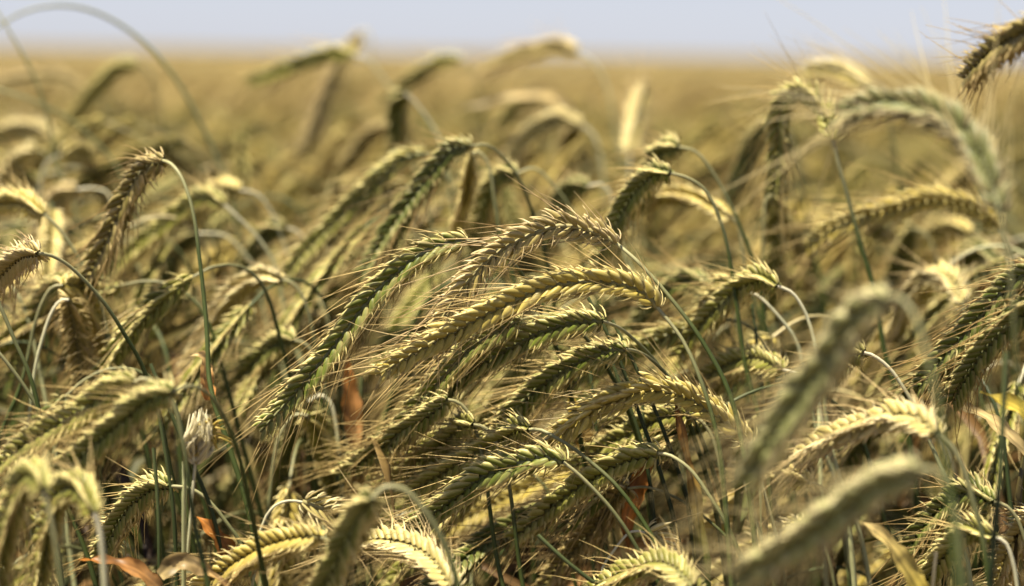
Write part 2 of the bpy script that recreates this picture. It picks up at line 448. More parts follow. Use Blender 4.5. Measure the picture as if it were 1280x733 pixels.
hero('bright green rounded ear low in the sharp cluster, cream husk tips on top', [(704,578),(680,572),(650,580),(605,595),(575,617),(549,636),(518,660),(488,683)], 1.22, 'green',
     [(704,578),(725,595),(757,628),(782,661),(807,705),(830,745)], roll=-4, plump=1.12, lm='the bright green rounded ear')
hero('pale-tipped ear lying along the top of the bright green rounded ear', [(662,537),(648,536),(634,544),(612,556),(575,577),(540,598),(508,617)], 1.25, 'olive',
     [(662,537),(677,538),(696,548),(720,563),(746,584),(767,603),(792,634),(820,680),(845,740)], roll=-20, ds=-0.03, lm='the pale-tipped ear')
hero('slim yellow-green ear with a blunt cream shoulder above the pale-tipped ear', [(592,531),(580,531),(566,543),(540,561),(516,581),(494,599),(468,618)], 1.28, 'olive', None, roll=-18, lm='the slim yellow-green ear')
hero('broad open green ear with fat separate husks, neck looping out over dark stems', [(823,567),(794,572),(769,582),(745,597),(729,606),(700,626),(679,643),(640,676)], 1.24, 'olive',
     [(823,567),(839,570),(865,589),(886,619),(907,653),(931,708),(945,745)], roll=0, plump=1.25, ds=-0.02, lm='the broad open green ear')
hero('ragged dark ear drooping below the broad open ear on a wire-thin neck', [(785,611),(770,622),(746,657),(725,682),(700,708),(680,738)], 1.285, 'brown',
     [(785,611),(800,609),(813,610),(839,619),(865,635),(892,656),(918,683),(945,730)], roll=8, frizz=1.5, ds=-0.02, sscale=0.75, lm='the ragged dark ear')
hero('furry pale-topped ear at the bottom edge, cut by the picture border', [(866,735),(848,715),(825,706),(795,713),(765,726),(735,744)], 1.13, 'olive', [(866,735),(875,760),(880,800)], roll=60, frizz=1.3, lm='the furry ear at the bottom edge')
hero('tiny withered cream ear on a hooked pale stem under the broad open ear', [(806,666),(820,668),(831,682),(836,690)], 1.25, 'straw', [(806,666),(795,664),(784,668),(767,689),(754,709),(745,745)], 'pale', plump=0.55, dt=0.0, sscale=0.7, lm='the tiny withered ear')
hero('snapped dark stalk without an ear, its cut end among brown awns', None, 1.2, 'green', [(672,669),(690,686),(715,708),(742,729),(770,760)], 'dark', sscale=1.1)
hero('thick blurred green ear standing low before the sharp cluster, neck arching right', [(466,624),(452,643),(430,685),(405,735),(385,775)], 1.04, 'green',
     [(466,624),(478,611),(493,609),(513,618),(545,660),(565,705),(578,750)], roll=10, lm='the thick blurred green ear', sscale=1.4)
hero('cream-coloured ear sweeping down right to the bottom edge', [(566,735),(553,712),(535,696),(513,684),(485,678),(458,680),(430,690)], 1.15, 'straw', [(566,735),(572,750),(576,780)], roll=25, lm='the cream-coloured ear')
hero('sunlit straw ear lying nearly level at the bottom, bearded with long awns', [(400,672),(370,674),(335,684),(300,702),(265,726),(235,755)], 1.14, 'golden', [(400,672),(415,680),(425,710),(430,760)], roll=30, lm='the sunlit bottom straw ear')
hero('small thin straw ear on a hooked neck above the sunlit bottom ear', [(378,628),(392,632),(405,637),(420,643)], 1.2, 'straw', [(378,628),(364,626),(350,629),(338,638),(326,662),(318,720)], 'pale', plump=0.5, dt=0, sscale=0.7)
hero('lone hairless stalk crossing between the dark stems, ear lost', None, 1.29, 'green', [(757,430),(775,480),(795,530),(812,600),(826,740)], 'dark')
hero('tall bare dark stalk standing behind the looping neck', None, 1.275, 'green', [(735,372),(770,440),(800,520),(825,590),(845,660),(858,740)], 'dark')
hero('bare dark stalk beside a browning leaf, lower centre', None, 1.27, 'green', [(765,400),(800,470),(830,540),(858,620),(880,700),(890,760)], 'dark',
     leaves=[leaf_px([(882,735),(874,675),(866,610),(855,560),(843,500),(838,470)], 1.265, 0.007, 'green', 'orange', 0.5)])
hero('bare leafy stalk with a hanging burnt-orange leaf below the broad ear', None, 1.31, 'green', [(800,470),(806,540),(812,620),(818,740)], 'dark',
     leaves=[leaf_px([(812,575),(800,600),(790,630),(784,658),(786,690)], 1.30, 0.010, 'orange', 'orange', 0.3)])
hero('dark stalk with an upright orange leaf behind the dusky green ear', None, 1.36, 'green', [(735,440),(742,500),(752,600),(760,740)], 'dark',
     leaves=[leaf_px([(745,600),(728,545),(716,510),(709,478)], 1.35, 0.010, 'orange', 'yellow', 0.3)])
# --- left side
hero('scruffy brown-green ear hanging from the tallest sharp-edged arch, long bare stem', [(204,201),(187,206),(172,222),(155,255),(135,300),(118,337),(104,366)], 1.32, 'brown',
     [(204,201),(215,206),(229,226),(242,268),(249,320),(255,372),(259,420),(261,470),(268,505),(287,560),(310,635),(330,728)], 'green', roll=12, frizz=1.7, ds=-0.06, lm='the scruffy brown-green ear',
     leaves=[leaf_px([(262,500),(259,480),(257,455),(256,446),(250,443),(235,446)], 1.29, 0.007, 'orange', 'straw', 0.2)])
hero('cream and mauve ear entering from the left border on a long thin neck', [(48,317),(30,320),(10,335),(-15,365),(-35,400)], 1.255, 'mauve',
     [(48,317),(65,320),(86,332),(110,355),(135,385),(158,422),(178,458),(200,520),(215,600)], roll=0, ds=0.03, lm='the cream and mauve ear')
hero('yellow-green ear arching level at the left border above the cream one', [(55,268),(36,256),(10,252),(-30,262),(-60,280)], 1.40, 'golden', [(55,268),(72,284),(97,320),(115,360),(130,420)], roll=-20, lm='the yellow-green border ear')
hero('dim green ear drooping left from the paired arch', [(95,352),(70,358),(46,385),(30,430),(15,480)], 1.39, 'green', [(95,352),(110,352),(125,375),(140,440)], roll=10, lm='the dim green drooping ear')
hero('golden ear drooping right from the paired arch', [(78,357),(96,360),(117,390),(134,440),(147,490)], 1.36, 'golden', [(78,357),(62,362),(45,400),(30,470)], roll=-60, lm='the golden right-drooping ear')
hero('thin dark ear hanging inside a small bright hook of stem', [(86,375),(91,392),(98,430),(104,475),(106,505)], 1.34, 'brown', [(86,375),(75,376),(63,394),(52,427),(43,466),(35,540)], 'pale', roll=20, plump=0.75, lm='the thin dark ear in the hook', sscale=0.9)
hero('dark green bare stalk slanting at the left border', None, 1.25, 'green', [(-25,330),(0,382),(20,430),(36,466),(50,520),(60,620)], 'green')
hero('second dark bare stalk crossing the slanting one', None, 1.28, 'green', [(-20,420),(10,455),(35,490),(50,520),(70,600)], 'green')
hero('blurred heavy olive ear, upper of the overlapping foreground pair', [(168,478),(140,487),(100,516),(60,540),(24,563),(-15,600)], 1.11, 'olive', [(168,478),(185,474),(215,500),(230,560),(240,640)], roll=5, plump=1.1, lm='the heavy olive foreground ear')
hero('blurred heavy green ear, lower of the overlapping foreground pair', [(216,490),(190,497),(160,519),(125,550),(90,582),(55,618)], 1.08, 'green', [(216,490),(235,483),(254,488),(273,509),(296,560),(312,630),(326,700),(335,750)], roll=-5, plump=1.15, ds=0.08, lm='the heavy green foreground ear')
hero('blurred hooked ear in the bottom left corner on a bright green stem', [(55,612),(44,594),(30,602),(14,640),(2,690),(-8,740)], 1.02, 'olive', [(55,612),(63,645),(71,690),(78,745)], roll=55, lm='the corner hooked ear')
hero('blurred furry ear hooked over beside it on a cream stem', [(118,642),(105,616),(86,608),(69,630),(56,680),(46,735)], 1.06, 'olive', [(118,642),(125,665),(129,700),(132,750)], 'pale', roll=50, sscale=1.4, lm='the furry hooked ear')
hero('compact sharp green ear curling down with a looping neck, low left', [(213,608),(190,610),(165,630),(145,660),(132,690),(125,710)], 1.22, 'green', [(213,608),(238,611),(262,627),(284,655),(302,682),(320,740)], roll=8, lm='the compact curling green ear')
hero('bare stalk with a lying orange leaf at the bottom left', None, 1.2, 'green', [(192,560),(198,640),(200,740)], 'dark',
     leaves=[leaf_px([(200,735),(170,712),(135,702),(98,700)], 1.19, 0.008, 'brown', 'orange', 0.9), leaf_px([(200,720),(225,702),(260,716),(290,735)], 1.18, 0.008, 'straw', 'brown', -0.9)])
hero('bare dark green stalk beside the frayed cream stump', None, 1.22, 'green', [(195,500),(206,560),(217,640),(222,740)], 'dark')
hero('bare dark stalk slanting under the frayed stump with a rusty leaf', None, 1.2, 'green', [(188,455),(215,520),(245,590),(268,650),(285,740)], 'dark',
     leaves=[leaf_px([(300,715),(285,690),(262,660),(240,642)], 1.20, 0.009, 'orange', 'orange', 0.4)])
hero('whitish arched neck with a dim green ear hanging to its right', [(384,520),(394,530),(409,573),(421,618),(424,650)], 1.38, 'olive', [(384,520),(374,518),(362,524),(346,555),(336,632),(330,700)], 'mid', roll=20, lm='the whitish arched neck')
hero('dark ear hanging left from the taller of two whitish arches', [(386,502),(374,520),(358,570),(344,620),(335,650)], 1.42, 'dark', [(386,502),(400,494),(414,505),(422,545),(428,620)], 'pale', roll=-15, lm='the dark ear under the whitish arch')
hero('stalk with a single upright bright orange leaf', None, 1.42, 'green', [(452,470),(450,540),(452,640)], 'dark',
     leaves=[leaf_px([(443,560),(440,520),(436,480),(433,440)], 1.41, 0.011, 'brown', 'orange', 0.2)])
# --- behind, left and centre
hero('straight dark green ear from a tall thin arch above the long sharp ear', [(588,183),(568,186),(545,210),(510,258),(480,303),(452,350)], 1.42, 'dark', [(588,183),(610,182),(632,200),(650,226),(664,262),(682,320),(700,420)], roll=5, ds=0.04, lm='the straight dark green ear')
hero('long blurred yellow-green ear parallel to the straight dark one', [(530,192),(500,200),(460,236),(420,276),(385,312),(352,352)], 1.56, 'olive', None, roll=-5, lm='the long blurred yellow-green ear')
hero('dim ear in the shadow of the long blurred yellow-green ear', [(507,233),(475,246),(440,278),(402,322),(372,372),(350,415)], 1.60, 'brown', None, roll=12, lm='the dim shadowed ear')
hero('yellow beaded ear hanging edge-on below the tall thin arch', [(590,192),(584,230),(576,270),(570,310)], 1.46, 'golden', [(590,192),(598,190),(612,210),(622,280)], roll=85, lm='the yellow beaded ear')
hero('short broad green ear at the foot of a pale double neck', [(646,217),(627,219),(608,245),(596,285),(590,320)], 1.50, 'green', [(646,217),(670,211),(696,237),(715,267),(728,330)], roll=10, lm='the short broad green ear')
hero('rounded dim ear under a pale whitish neck, behind the bleached one', [(735,233),(716,233),(701,252),(690,285),(684,310)], 1.60, 'dark', [(735,233),(752,231),(765,248),(775,300)], 'pale', roll=20, lm='the rounded dim ear')
hero('green ear with cream upper edge under a double arch of stems', [(838,217),(820,216),(800,233),(780,262),(760,300),(748,325)], 1.35, 'green', [(838,217),(858,222),(880,236),(895,262),(908,302),(918,360),(930,450)], roll=0, lm='the cream-edged green ear')
hero('blunt green ear stub hung from the higher of the double arches', [(848,184),(832,187),(820,203),(808,235),(800,260)], 1.44, 'green', [(848,184),(870,190),(890,214),(914,258),(934,305),(950,355),(960,430)], roll=10, lm='the blunt green stub', plump=1.1)
hero('yellowish beaded ear lying level behind the double arch', [(914,272),(892,257),(865,247),(838,244),(815,250),(790,265)], 1.48, 'golden', [(914,272),(924,285),(930,330)], roll=-70, lm='the yellowish beaded ear')
hero('upright-hanging pale ear beside a straight vertical stem', [(964,245),(970,262),(970,300),(966,345),(960,385)], 1.52, 'olive', [(964,245),(957,248),(954,290),(952,370)], roll=30, lm='the upright-hanging pale ear')
hero('plump pale green ear with bright shoulder and thin curling neck', [(972,358),(955,349),(930,356),(900,382),(873,412),(848,447)], 1.32, 'olive', [(972,358),(990,366),(1003,384),(1013,408),(1025,460),(1035,540)], 'pale', roll=-10, lm='the plump pale green ear')
hero('serrated ear tucked behind the plump pale green ear', [(930,365),(908,358),(886,378),(866,408),(845,440)], 1.36, 'olive', [(930,365),(950,372),(985,410),(1000,440),(1015,520)], 'pale', roll=-25, lm='the serrated ear')
hero('dark rounded ear behind the serrated ear', [(886,360),(865,350),(840,361),(814,384),(788,412)], 1.42, 'dark', None, roll=12, lm='the dark rounded ear')
hero('smooth short ear pointing left below the plump pale one', [(978,462),(952,449),(922,452),(890,468),(858,492)], 1.33, 'olive', [(978,462),(1000,470),(1020,490),(1035,560)], 'pale', roll=15, lm='the smooth short ear')
hero('shaggy curved ear with cream beads beyond the long bare stem', [(352,350),(332,344),(302,359),(276,390),(255,422),(234,458)], 1.43, 'straw', None, roll=-40, lm='the shaggy beaded ear')
hero('dim green oval ear left of the long sharp ear tip', [(368,426),(350,428),(320,452),(296,482),(278,508)], 1.42, 'green', None, roll=15, lm='the dim green oval ear')
hero('blurred ear with bright yellow crown behind the long bare stem', [(300,238),(280,235),(260,248),(238,272),(218,302)], 1.62, 'golden', [(300,238),(322,243),(342,270),(360,320)], 'pale', roll=-10, lm='the yellow-crowned ear')
hero('blurred serrated ear slanting long behind the scruffy brown-green ear', [(280,256),(256,246),(230,262),(200,286),(170,312),(143,340)], 1.54, 'olive', [(280,256),(302,276),(326,302),(346,338),(358,400)], 'pale', roll=5, lm='the slanting serrated ear')
hero('dark blurred ear descending beside the long bare stem', [(244,292),(222,308),(206,345),(192,392),(184,425)], 1.62, 'dark', [(262,290),(280,294),(300,311),(320,340),(332,400)], 'pale', roll=0, lm='the dark descending ear')
hero('faint curled ear with a bright rim low behind the long bare stem', [(236,373),(216,377),(200,402),(186,440),(180,465)], 1.57, 'olive', None, roll=25)
hero('dark lump of an ear under a short whitish neck', [(358,285),(342,287),(324,305),(308,332),(298,360)], 1.62, 'dark', [(358,285),(372,290),(384,306),(392,350)], 'pale', roll=0)
hero('blurred yellow ear curving over to the right, far left', [(76,194),(95,188),(114,202),(129,230),(138,260)], 1.75, 'golden', [(76,194),(62,200),(52,220),(46,270)], 'pale', roll=-30, lm='the blurred yellow ear')
hero('pinkish blurred ear with a level pale neck, left', [(96,237),(79,243),(61,268),(46,300),(32,340)], 1.62, 'mauve', [(96,237),(120,236),(138,246),(150,290)], 'pale', roll=20, lm='the pinkish blurred ear')
hero('blurred pale round-shouldered ear at the left border', [(45,188),(26,198),(6,224),(-12,255)], 1.80, 'straw', None, roll=0)
hero('blurred straw ear lying level at the left border, higher up', [(72,178),(52,162),(20,160),(-20,172),(-40,185)], 2.0, 'straw', None, roll=-30, lm='the level straw border ear')
# --- far and tall
hero('tall blurred ear against the horizon with a bright blunt end, a smaller tip behind', [(440,70),(420,66),(385,76),(345,91),(312,103)], 1.95, 'olive', [(440,70),(460,76),(479,97),(495,130),(510,190)], 'pale', roll=0, lm='the blunt-ended horizon ear')
hero('pinkish far ear crossing the horizon, its base showing above the sky line', [(452,42),(434,68),(413,110),(396,150),(378,190)], 2.2, 'mauve', [(452,42),(458,36),(464,50),(470,100)], 'straw', roll=0, lm='the pinkish horizon ear')
hero('blurred olive ear slanting below the horizon under the great bare arch', [(172,82),(150,84),(124,106),(100,135),(82,158)], 2.1, 'olive', None, roll=-20, lm='the slanting far ear')
hero('reddish far ear lying level at the far left under the horizon', [(112,118),(82,101),(42,98),(0,106),(-20,112)], 2.35, 'mauve', None, roll=0, lm='the reddish far ear')
hero('orange-brown far ear level across the horizon line, tallest in the middle', [(720,66),(702,57),(670,62),(635,72),(602,84)], 2.05, 'mauve', [(720,66),(742,78),(760,112),(772,180)], 'pale', roll=0, lm='the orange-brown horizon ear')
hero('soft olive far ear slanting just below the horizon', [(574,76),(552,76),(525,92),(500,110),(476,132)], 2.2, 'olive', None, roll=0, lm='the soft olive far ear')
hero('dark far ear hanging straight down from a pale bent neck', [(506,117),(498,126),(496,155),(496,190),(495,215)], 1.72, 'dark', [(506,117),(521,130),(542,160),(556,195),(566,260)], 'pale', roll=10, lm='the dark straight-hanging ear')
hero('blurred olive far ear with a pale leaf across its neck', [(668,114),(648,128),(626,160),(610,192)], 2.15, 'olive', None, roll=0, lm='the leaf-crossed far ear',
     leaves=[leaf_px([(720,150),(705,132),(680,118),(645,120),(560,140)], 2.12, 0.010, 'straw', 'straw', 0.5)])
hero('pale arching far ear above the rounded dim ear', [(726,156),(702,147),(672,160),(646,186),(630,218)], 1.9, 'straw', [(726,156),(742,168),(752,200),(758,260)], 'pale', roll=-10, lm='the pale arching far ear')
hero('brown far ear hanging beneath the pale arching one', [(722,158),(714,168),(710,198),(700,240)], 1.95, 'brown', None, roll=10)
hero('single cream ear standing upright against the far field', [(788,190),(791,165),(798,135),(806,110)], 1.85, 'straw', [(788,190),(787,220),(788,270),(792,340)], 'pale', roll=40, lm='the upright cream ear')
hero('faint far ear slanting left of the dark straight-hanging ear', [(486,158),(468,166),(448,186),(428,212)], 2.1, 'brown', None, roll=0)
hero('great bare blurred stem arching from the left border against the sky', None, 1.75, 'green', [(-30,60),(0,32),(40,12),(90,8),(140,25),(190,62),(230,115),(258,170),(278,215),(300,300),(318,420)], 'mid', sscale=1.05)
hero('blurred stem slanting down from the left border under the great arch', None, 1.75, 'green', [(-30,105),(30,122),(80,145),(120,178),(150,215),(170,270)], 'mid', sscale=1.2)
hero('blurred bare stem falling steeply behind the great arch', None, 1.7, 'green', [(-10,5),(15,45),(40,90),(58,140),(70,200)], 'mid', sscale=1.0)
# --- right side
hero('hooked ear bent double with its tip hanging straight down, awns fanning up', [(1041,175),(1031,143),(1010,118),(987,121),(974,146),(974,190),(965,242)], 1.42, 'olive', [(1041,175),(1048,205),(1062,255),(1078,315),(1092,360),(1105,440)], roll=70, frizz=1.4, bl=1.1, lm='the hooked double-bent ear', sscale=1.3)
hero('large blurred grey-green ear curling over at upper right, long upswept awns', [(1250,262),(1233,212),(1212,172),(1175,143),(1120,128),(1072,136),(1045,152)], 0.98, 'sage', [(1250,262),(1257,300),(1265,360),(1270,450)], roll=20, frizz=1.9, bl=1.6, plump=1.2, sscale=0.7, lm='the large curling grey-green ear')
hero('dark ear dipping in from the upper right border against the sky', [(1312,18),(1280,42),(1252,58),(1226,80),(1205,103)], 1.08, 'brown', [(1312,18),(1335,10),(1360,40),(1375,120)], roll=25, frizz=1.4, lm='the dark ear against the sky')
hero('pale far ear arching behind the hooked one', [(1082,108),(1052,89),(1022,88),(998,104)], 1.75, 'straw', None, roll=0)
hero('dark blurred ear slanting left of the hooked ear', [(966,150),(947,172),(927,214),(908,256)], 1.72, 'dark', None, roll=20, lm='the dark slanting ear')
hero('very long pale ear arched level beneath the grey-green one', [(1247,285),(1226,265),(1193,253),(1157,250),(1116,260),(1070,273),(1035,289),(1008,310)], 1.5, 'golden', [(1247,285),(1256,300),(1266,325),(1275,380)], roll=-50, lm='the very long level ear')
hero('dark ear hanging from a bright knob under the very long level ear', [(1142,286),(1132,310),(1116,348),(1106,380)], 1.68, 'dark', None, roll=10, lm='the bright-knobbed ear')
hero('short bright-topped ear under the arch of the very long one', [(1212,291),(1192,284),(1170,294),(1150,320)], 1.7, 'golden', None, roll=0)
hero('dark-bellied blurred ear beside the short bright-topped one', [(1248,325),(1228,312),(1205,322),(1186,345),(1172,372)], 1.6, 'dark', None, roll=-30)
hero('cream-rimmed ear bent in a tight arch, right of centre', [(1203,380),(1190,351),(1166,342),(1146,354),(1130,382),(1116,415)], 1.46, 'straw', [(1203,380),(1210,405),(1215,450)], roll=-60, frizz=1.3, lm='the tightly arched cream ear')
hero('long dark ear entering from the right border with glinting husk edges', [(1305,332),(1272,349),(1236,384),(1200,426),(1170,460),(1148,488)], 1.19, 'dark', [(1305,332),(1325,345),(1340,400)], roll=12, frizz=1.2, lm='the long dark border ear')
hero('second dark ear running parallel below it at the right border', [(1315,362),(1272,396),(1236,432),(1208,470),(1190,505)], 1.17, 'dark', [(1315,362),(1335,372),(1350,430)], roll=-8, lm='the second dark border ear')
hero('big blurred foreground ear sloping down through the right half', [(1106,374),(1080,386),(1046,432),(1006,490),(966,550),(932,604)], 0.90, 'pale', [(1106,374),(1125,372),(1150,410),(1175,520),(1190,640),(1200,760)], roll=8, plump=1.5, frizz=1.6, bl=1.6, ds=-0.04, lm='the big blurred foreground ear')
hero('lower blurred foreground ear sloping to the bottom edge, right half', [(1148,588),(1102,604),(1050,640),(1000,676),(955,704),(922,724)], 0.90, 'pale', [(1148,588),(1172,590),(1195,640),(1210,760)], roll=-10, plump=1.5, frizz=1.6, bl=1.6, lm='the lower foreground ear')
hero('furry cream ear lying level on a thick bright green stem', [(1170,543),(1150,525),(1112,521),(1070,533),(1030,551),(995,573)], 1.10, 'straw', [(1170,543),(1188,556),(1206,590),(1217,630),(1228,670),(1238,745)], roll=55, frizz=1.3, plump=1.1, lm='the furry cream ear', sscale=1.25)
hero('ear hidden behind the big foreground ear, thin bright neck arching out', [(1080,441),(1060,443),(1030,462),(1002,490),(980,520)], 1.25, 'olive', [(1080,441),(1094,446),(1114,463),(1135,494),(1150,525),(1170,570),(1192,625),(1208,690),(1215,750)], 'pale', roll=0, lm='the thin bright neck')
hero('dark ear bowed under the furry cream ear near the right border', [(1242,628),(1216,615),(1186,630),(1156,662),(1130,700)], 1.2, 'dark', None, roll=20, frizz=1.3, lm='the dark bowed ear')
hero('pale-crowned ear bowed lower, near the bottom right corner', [(1242,672),(1212,664),(1182,690),(1154,728),(1140,760)], 1.16, 'olive', [(1242,672),(1258,680),(1270,720),(1275,780)], 'pale', roll=-20, lm='the pale-crowned corner ear')
hero('bristly straw ear cut by the right border near the corner', [(1310,640),(1285,655),(1262,690),(1245,735)], 1.2, 'straw', None, roll=20, frizz=1.5)
hero('blurred dark vertical stalk near the right border with a yellow leaf', None, 1.06, 'green', [(1258,440),(1254,520),(1249,610),(1240,700),(1236,760)], 'dark', sscale=1.3,
     leaves=[leaf_px([(1330,560),(1300,530),(1270,508),(1245,498),(1225,490)], 1.16, 0.012, 'yellow', 'yellow', 0.4)])
hero('stalk bearing a yellow leaf that arcs to the bottom edge, right half', None, 1.15, 'green', [(1170,690),(1165,740),(1160,790)], 'straw',
     leaves=[leaf_px([(1155,745),(1130,705),(1105,672),(1080,655),(1066,650)], 1.14, 0.009, 'yellow', 'straw', 0.4)])
hero('stalk with a long dry pink leaf crossing near the right border', None, 1.28, 'green', [(1290,560),(1295,650),(1300,740)], 'straw',
     leaves=[leaf_px([(1290,570),(1262,545),(1230,520),(1195,505),(1175,490)], 1.26, 0.007, 'straw', 'straw', 0.5)])
hero('straw ear slanting behind the looping stems, lower right of centre', [(1012,604),(988,597),(952,609),(920,632),(890,662),(862,694)], 1.33, 'golden', None, roll=-15, frizz=1.3, lm='the straw ear behind the stems')
hero('lower straw ear lying behind the stems at the bottom', [(1000,655),(965,672),(930,700),(895,722),(870,745)], 1.33, 'straw', None, roll=30, frizz=1.4)
hero('bare stalk rising beside the straw ear, right of the looping neck', None, 1.24, 'green', [(930,600),(945,650),(965,720),(975,770)], 'green')
hero('second bare stalk rising beside the straw ear', None, 1.24, 'green', [(950,597),(962,640),(975,690),(985,760)], 'green')
hero('slender stalk in the gap under the smooth short ear', None, 1.36, 'green', [(940,380),(945,420),(952,480),(958,560)], 'dark')
# the broken ear: a bleached stump whose husks are torn to a tuft of fibres
def frayed():
    d = 1.19
    S = catmull(px_curve([(245,570),(242,600),(238,650),(234,700),(232,745)], d) + [at(230,800,d), np.array((at(230,800,d)[0] + 0.01, at(230,800,d)[1], 0.0))], 60)
    o = plant_root(S[-1], 'snapped rye stalk ending in a frayed cream tuft of torn husk')
    obj('stem', make_stem(S, 'pale', 8, 0.8), M_STEM, o, S[-1])
    rng = np.random.default_rng(3); g = Geo()
    for k in range(190):
        u = rng.uniform(-1, 1); base = at(245 + u * 3.5, 574 + rng.uniform(-16, 6), d + rng.uniform(-.004, .004))
        L = rng.uniform(30, 64); tip = at(251 + u * 8.5 + rng.normal(0, 4), 572 - L + abs(u) * 14, d + rng.uniform(-.012, .012))
        mid = (base + tip) / 2 + np.array((u * 0.0035, rng.normal(0, .001), 0))
        add_tube(g, catmull([base, mid, tip], 7), np.array([1, 1.3, 1.3, 1.1, .8, .5, .2]) * 0.00075, np.array((0.86, 0.78, 0.52)) * rng.uniform(0.7, 1.1), 4)
    for k in range(26):
        a = rng.uniform(0, 6.28); base = at(262 + rng.normal(0, 5), 540 + rng.normal(0, 8), d - 0.003)
        tip = base + np.array((math.cos(a) * .008 + .002, -.003, math.sin(a) * .006 - .003))
        add_tube(g, np.array([base, (base + tip) / 2 + (0, 0, .001), tip]), [0.0006, 0.0005, 0.0002], np.array((0.55, 0.42, 0.10)), 4)
    obj('torn_husk', g, M_AWN, o, S[-1])
    return o
frayed()

# ------------------------------------------------------------------ the unnamed plants between and behind them
def wild_curve(rng, top, az, lean, hang, neck, earlen):
    """points from ear tip to root in the plane of azimuth az; top = the highest point"""
    ds = 0.004; CURL = rng.uniform(0.25, 0.75)
    total = top[2] + 0.12
    th_tip = R(hang)                                     # direction of the ear at its tip, from vertical up
    out = []; p = np.zeros(2); s = 0
    L = earlen + neck
    while True:
        if s < earlen: th = th_tip - (th_tip - R(95)) * (s / earlen) ** 1.3 * CURL
        elif s < L:
            th_e = th_tip - (th_tip - R(95)) * CURL
            t = (s - earlen) / neck; th = th_e + (R(lean) * 1.5 - th_e) * (t * t * (3 - 2 * t)) ** 0.8
        else:
            th = R(lean) * (1.5 - 1.2 * min(1, (s - L) / 0.8))
        out.append(p.copy())
        p = p - ds * np.array((math.sin(th), math.cos(th)))
        s += ds if s < L + 0.05 else ds
        if len(out) > 2 and (max(o[1] for o in out[:80]) - p[1]) > top[2] : break
        if len(out) > 900: break
    P = np.array(out); k = P[:, 1].argmax()
    P = P - P[k]
    d = np.array((math.cos(az), math.sin(az)))
    Q = np.stack([top[0] + P[:, 0] * d[0], top[1] + P[:, 0] * d[1], top[2] + P[:, 1]], 1)
    side = np.array((-d[1], d[0], 0)); s = np.arange(len(Q)) * ds
    Q = Q + side * (0.012 * np.sin(s * 9 + rng.uniform(0, 6)))[:, None]
    ne = int(earlen / ds)
    ear = Q[:ne + 1][::-1]; stem = Q[ne:]
    return ear, stem

def wild(rng, top):
    az = math.pi + rng.normal(0, 0.65)
    if rng.random() < 0.12: az = rng.uniform(0, 2 * math.pi)
    return wild_curve(rng, top, az, rng.uniform(4, 13), rng.choice([rng.uniform(118, 140), rng.uniform(135, 178), rng.uniform(145, 178)]), rng.uniform(0.045, 0.10), rng.uniform(0.075, 0.13))

KINDS = ['green', 'olive', 'dark', 'golden', 'straw', 'mauve', 'brown', 'sage']
KP = [0.25, 0.26, 0.15, 0.14, 0.07, 0.05, 0.05, 0.03]

def wild_leaf(rng, stemC):
    i = int(len(stemC) * rng.uniform(0.12, 0.35)); p = stemC[i]
    a = rng.uniform(0, 2 * math.pi); L = rng.uniform(0.10, 0.2)
    d = np.array((math.cos(a), math.sin(a), 0))
    pts = [p, p + d * L * 0.25 + (0, 0, L * 0.3), p + d * L * 0.6 + (0, 0, L * 0.15), p + d * L * 0.85 + (0, 0, -L * 0.35)]
    cs = rng.choice(['green', 'green', 'straw', 'brown', 'orange', 'straw', 'yellow', 'brown'], p=[.25, .2, .14, .2, .02, .08, .02, .09])
    c2 = {'green': 'straw', 'yellow': 'orange'}.get(cs, 'brown')
    return make_leaf(pts, rng.uniform(0.005, 0.009), cs, c2, rng.uniform(-1.5, 1.5))

COLW = {'green': 'green', 'olive': 'olive-green', 'dark': 'dark green', 'golden': 'golden', 'straw': 'pale straw', 'mauve': 'pinkish', 'brown': 'brown', 'sage': 'grey-green', 'pale': 'pale'}
USED = {}
def auto_label(ear, kind):
    a, b, m = to_px(ear[0]), to_px(ear[-1]), to_px(ear[len(ear) // 2])
    dx, dy = b[0] - a[0], b[1] - a[1]
    if abs(dx) < 0.35 * abs(dy): pose = 'hanging straight'
    elif dy < 0.5 * abs(dx): pose = 'nearly level'
    else: pose = 'slanting leftward' if dx < 0 else 'slanting rightward'
    best = sorted(((c[0] - m[0]) ** 2 + (c[1] - m[1]) ** 2, l, c) for l, c, d, k in EARBOX if l)
    for dist, l, c in best[:5]:
        ex, ey = m[0] - c[0], m[1] - c[1]
        if abs(ey) > abs(ex): rel = 'above' if ey < 0 else 'below'
        else: rel = 'left of' if ex < 0 else 'right of'
        lab = f'{COLW[kind]} rye ear {pose}, {rel} {l}'
        if lab not in USED:
            USED[lab] = 1; return lab
    return lab

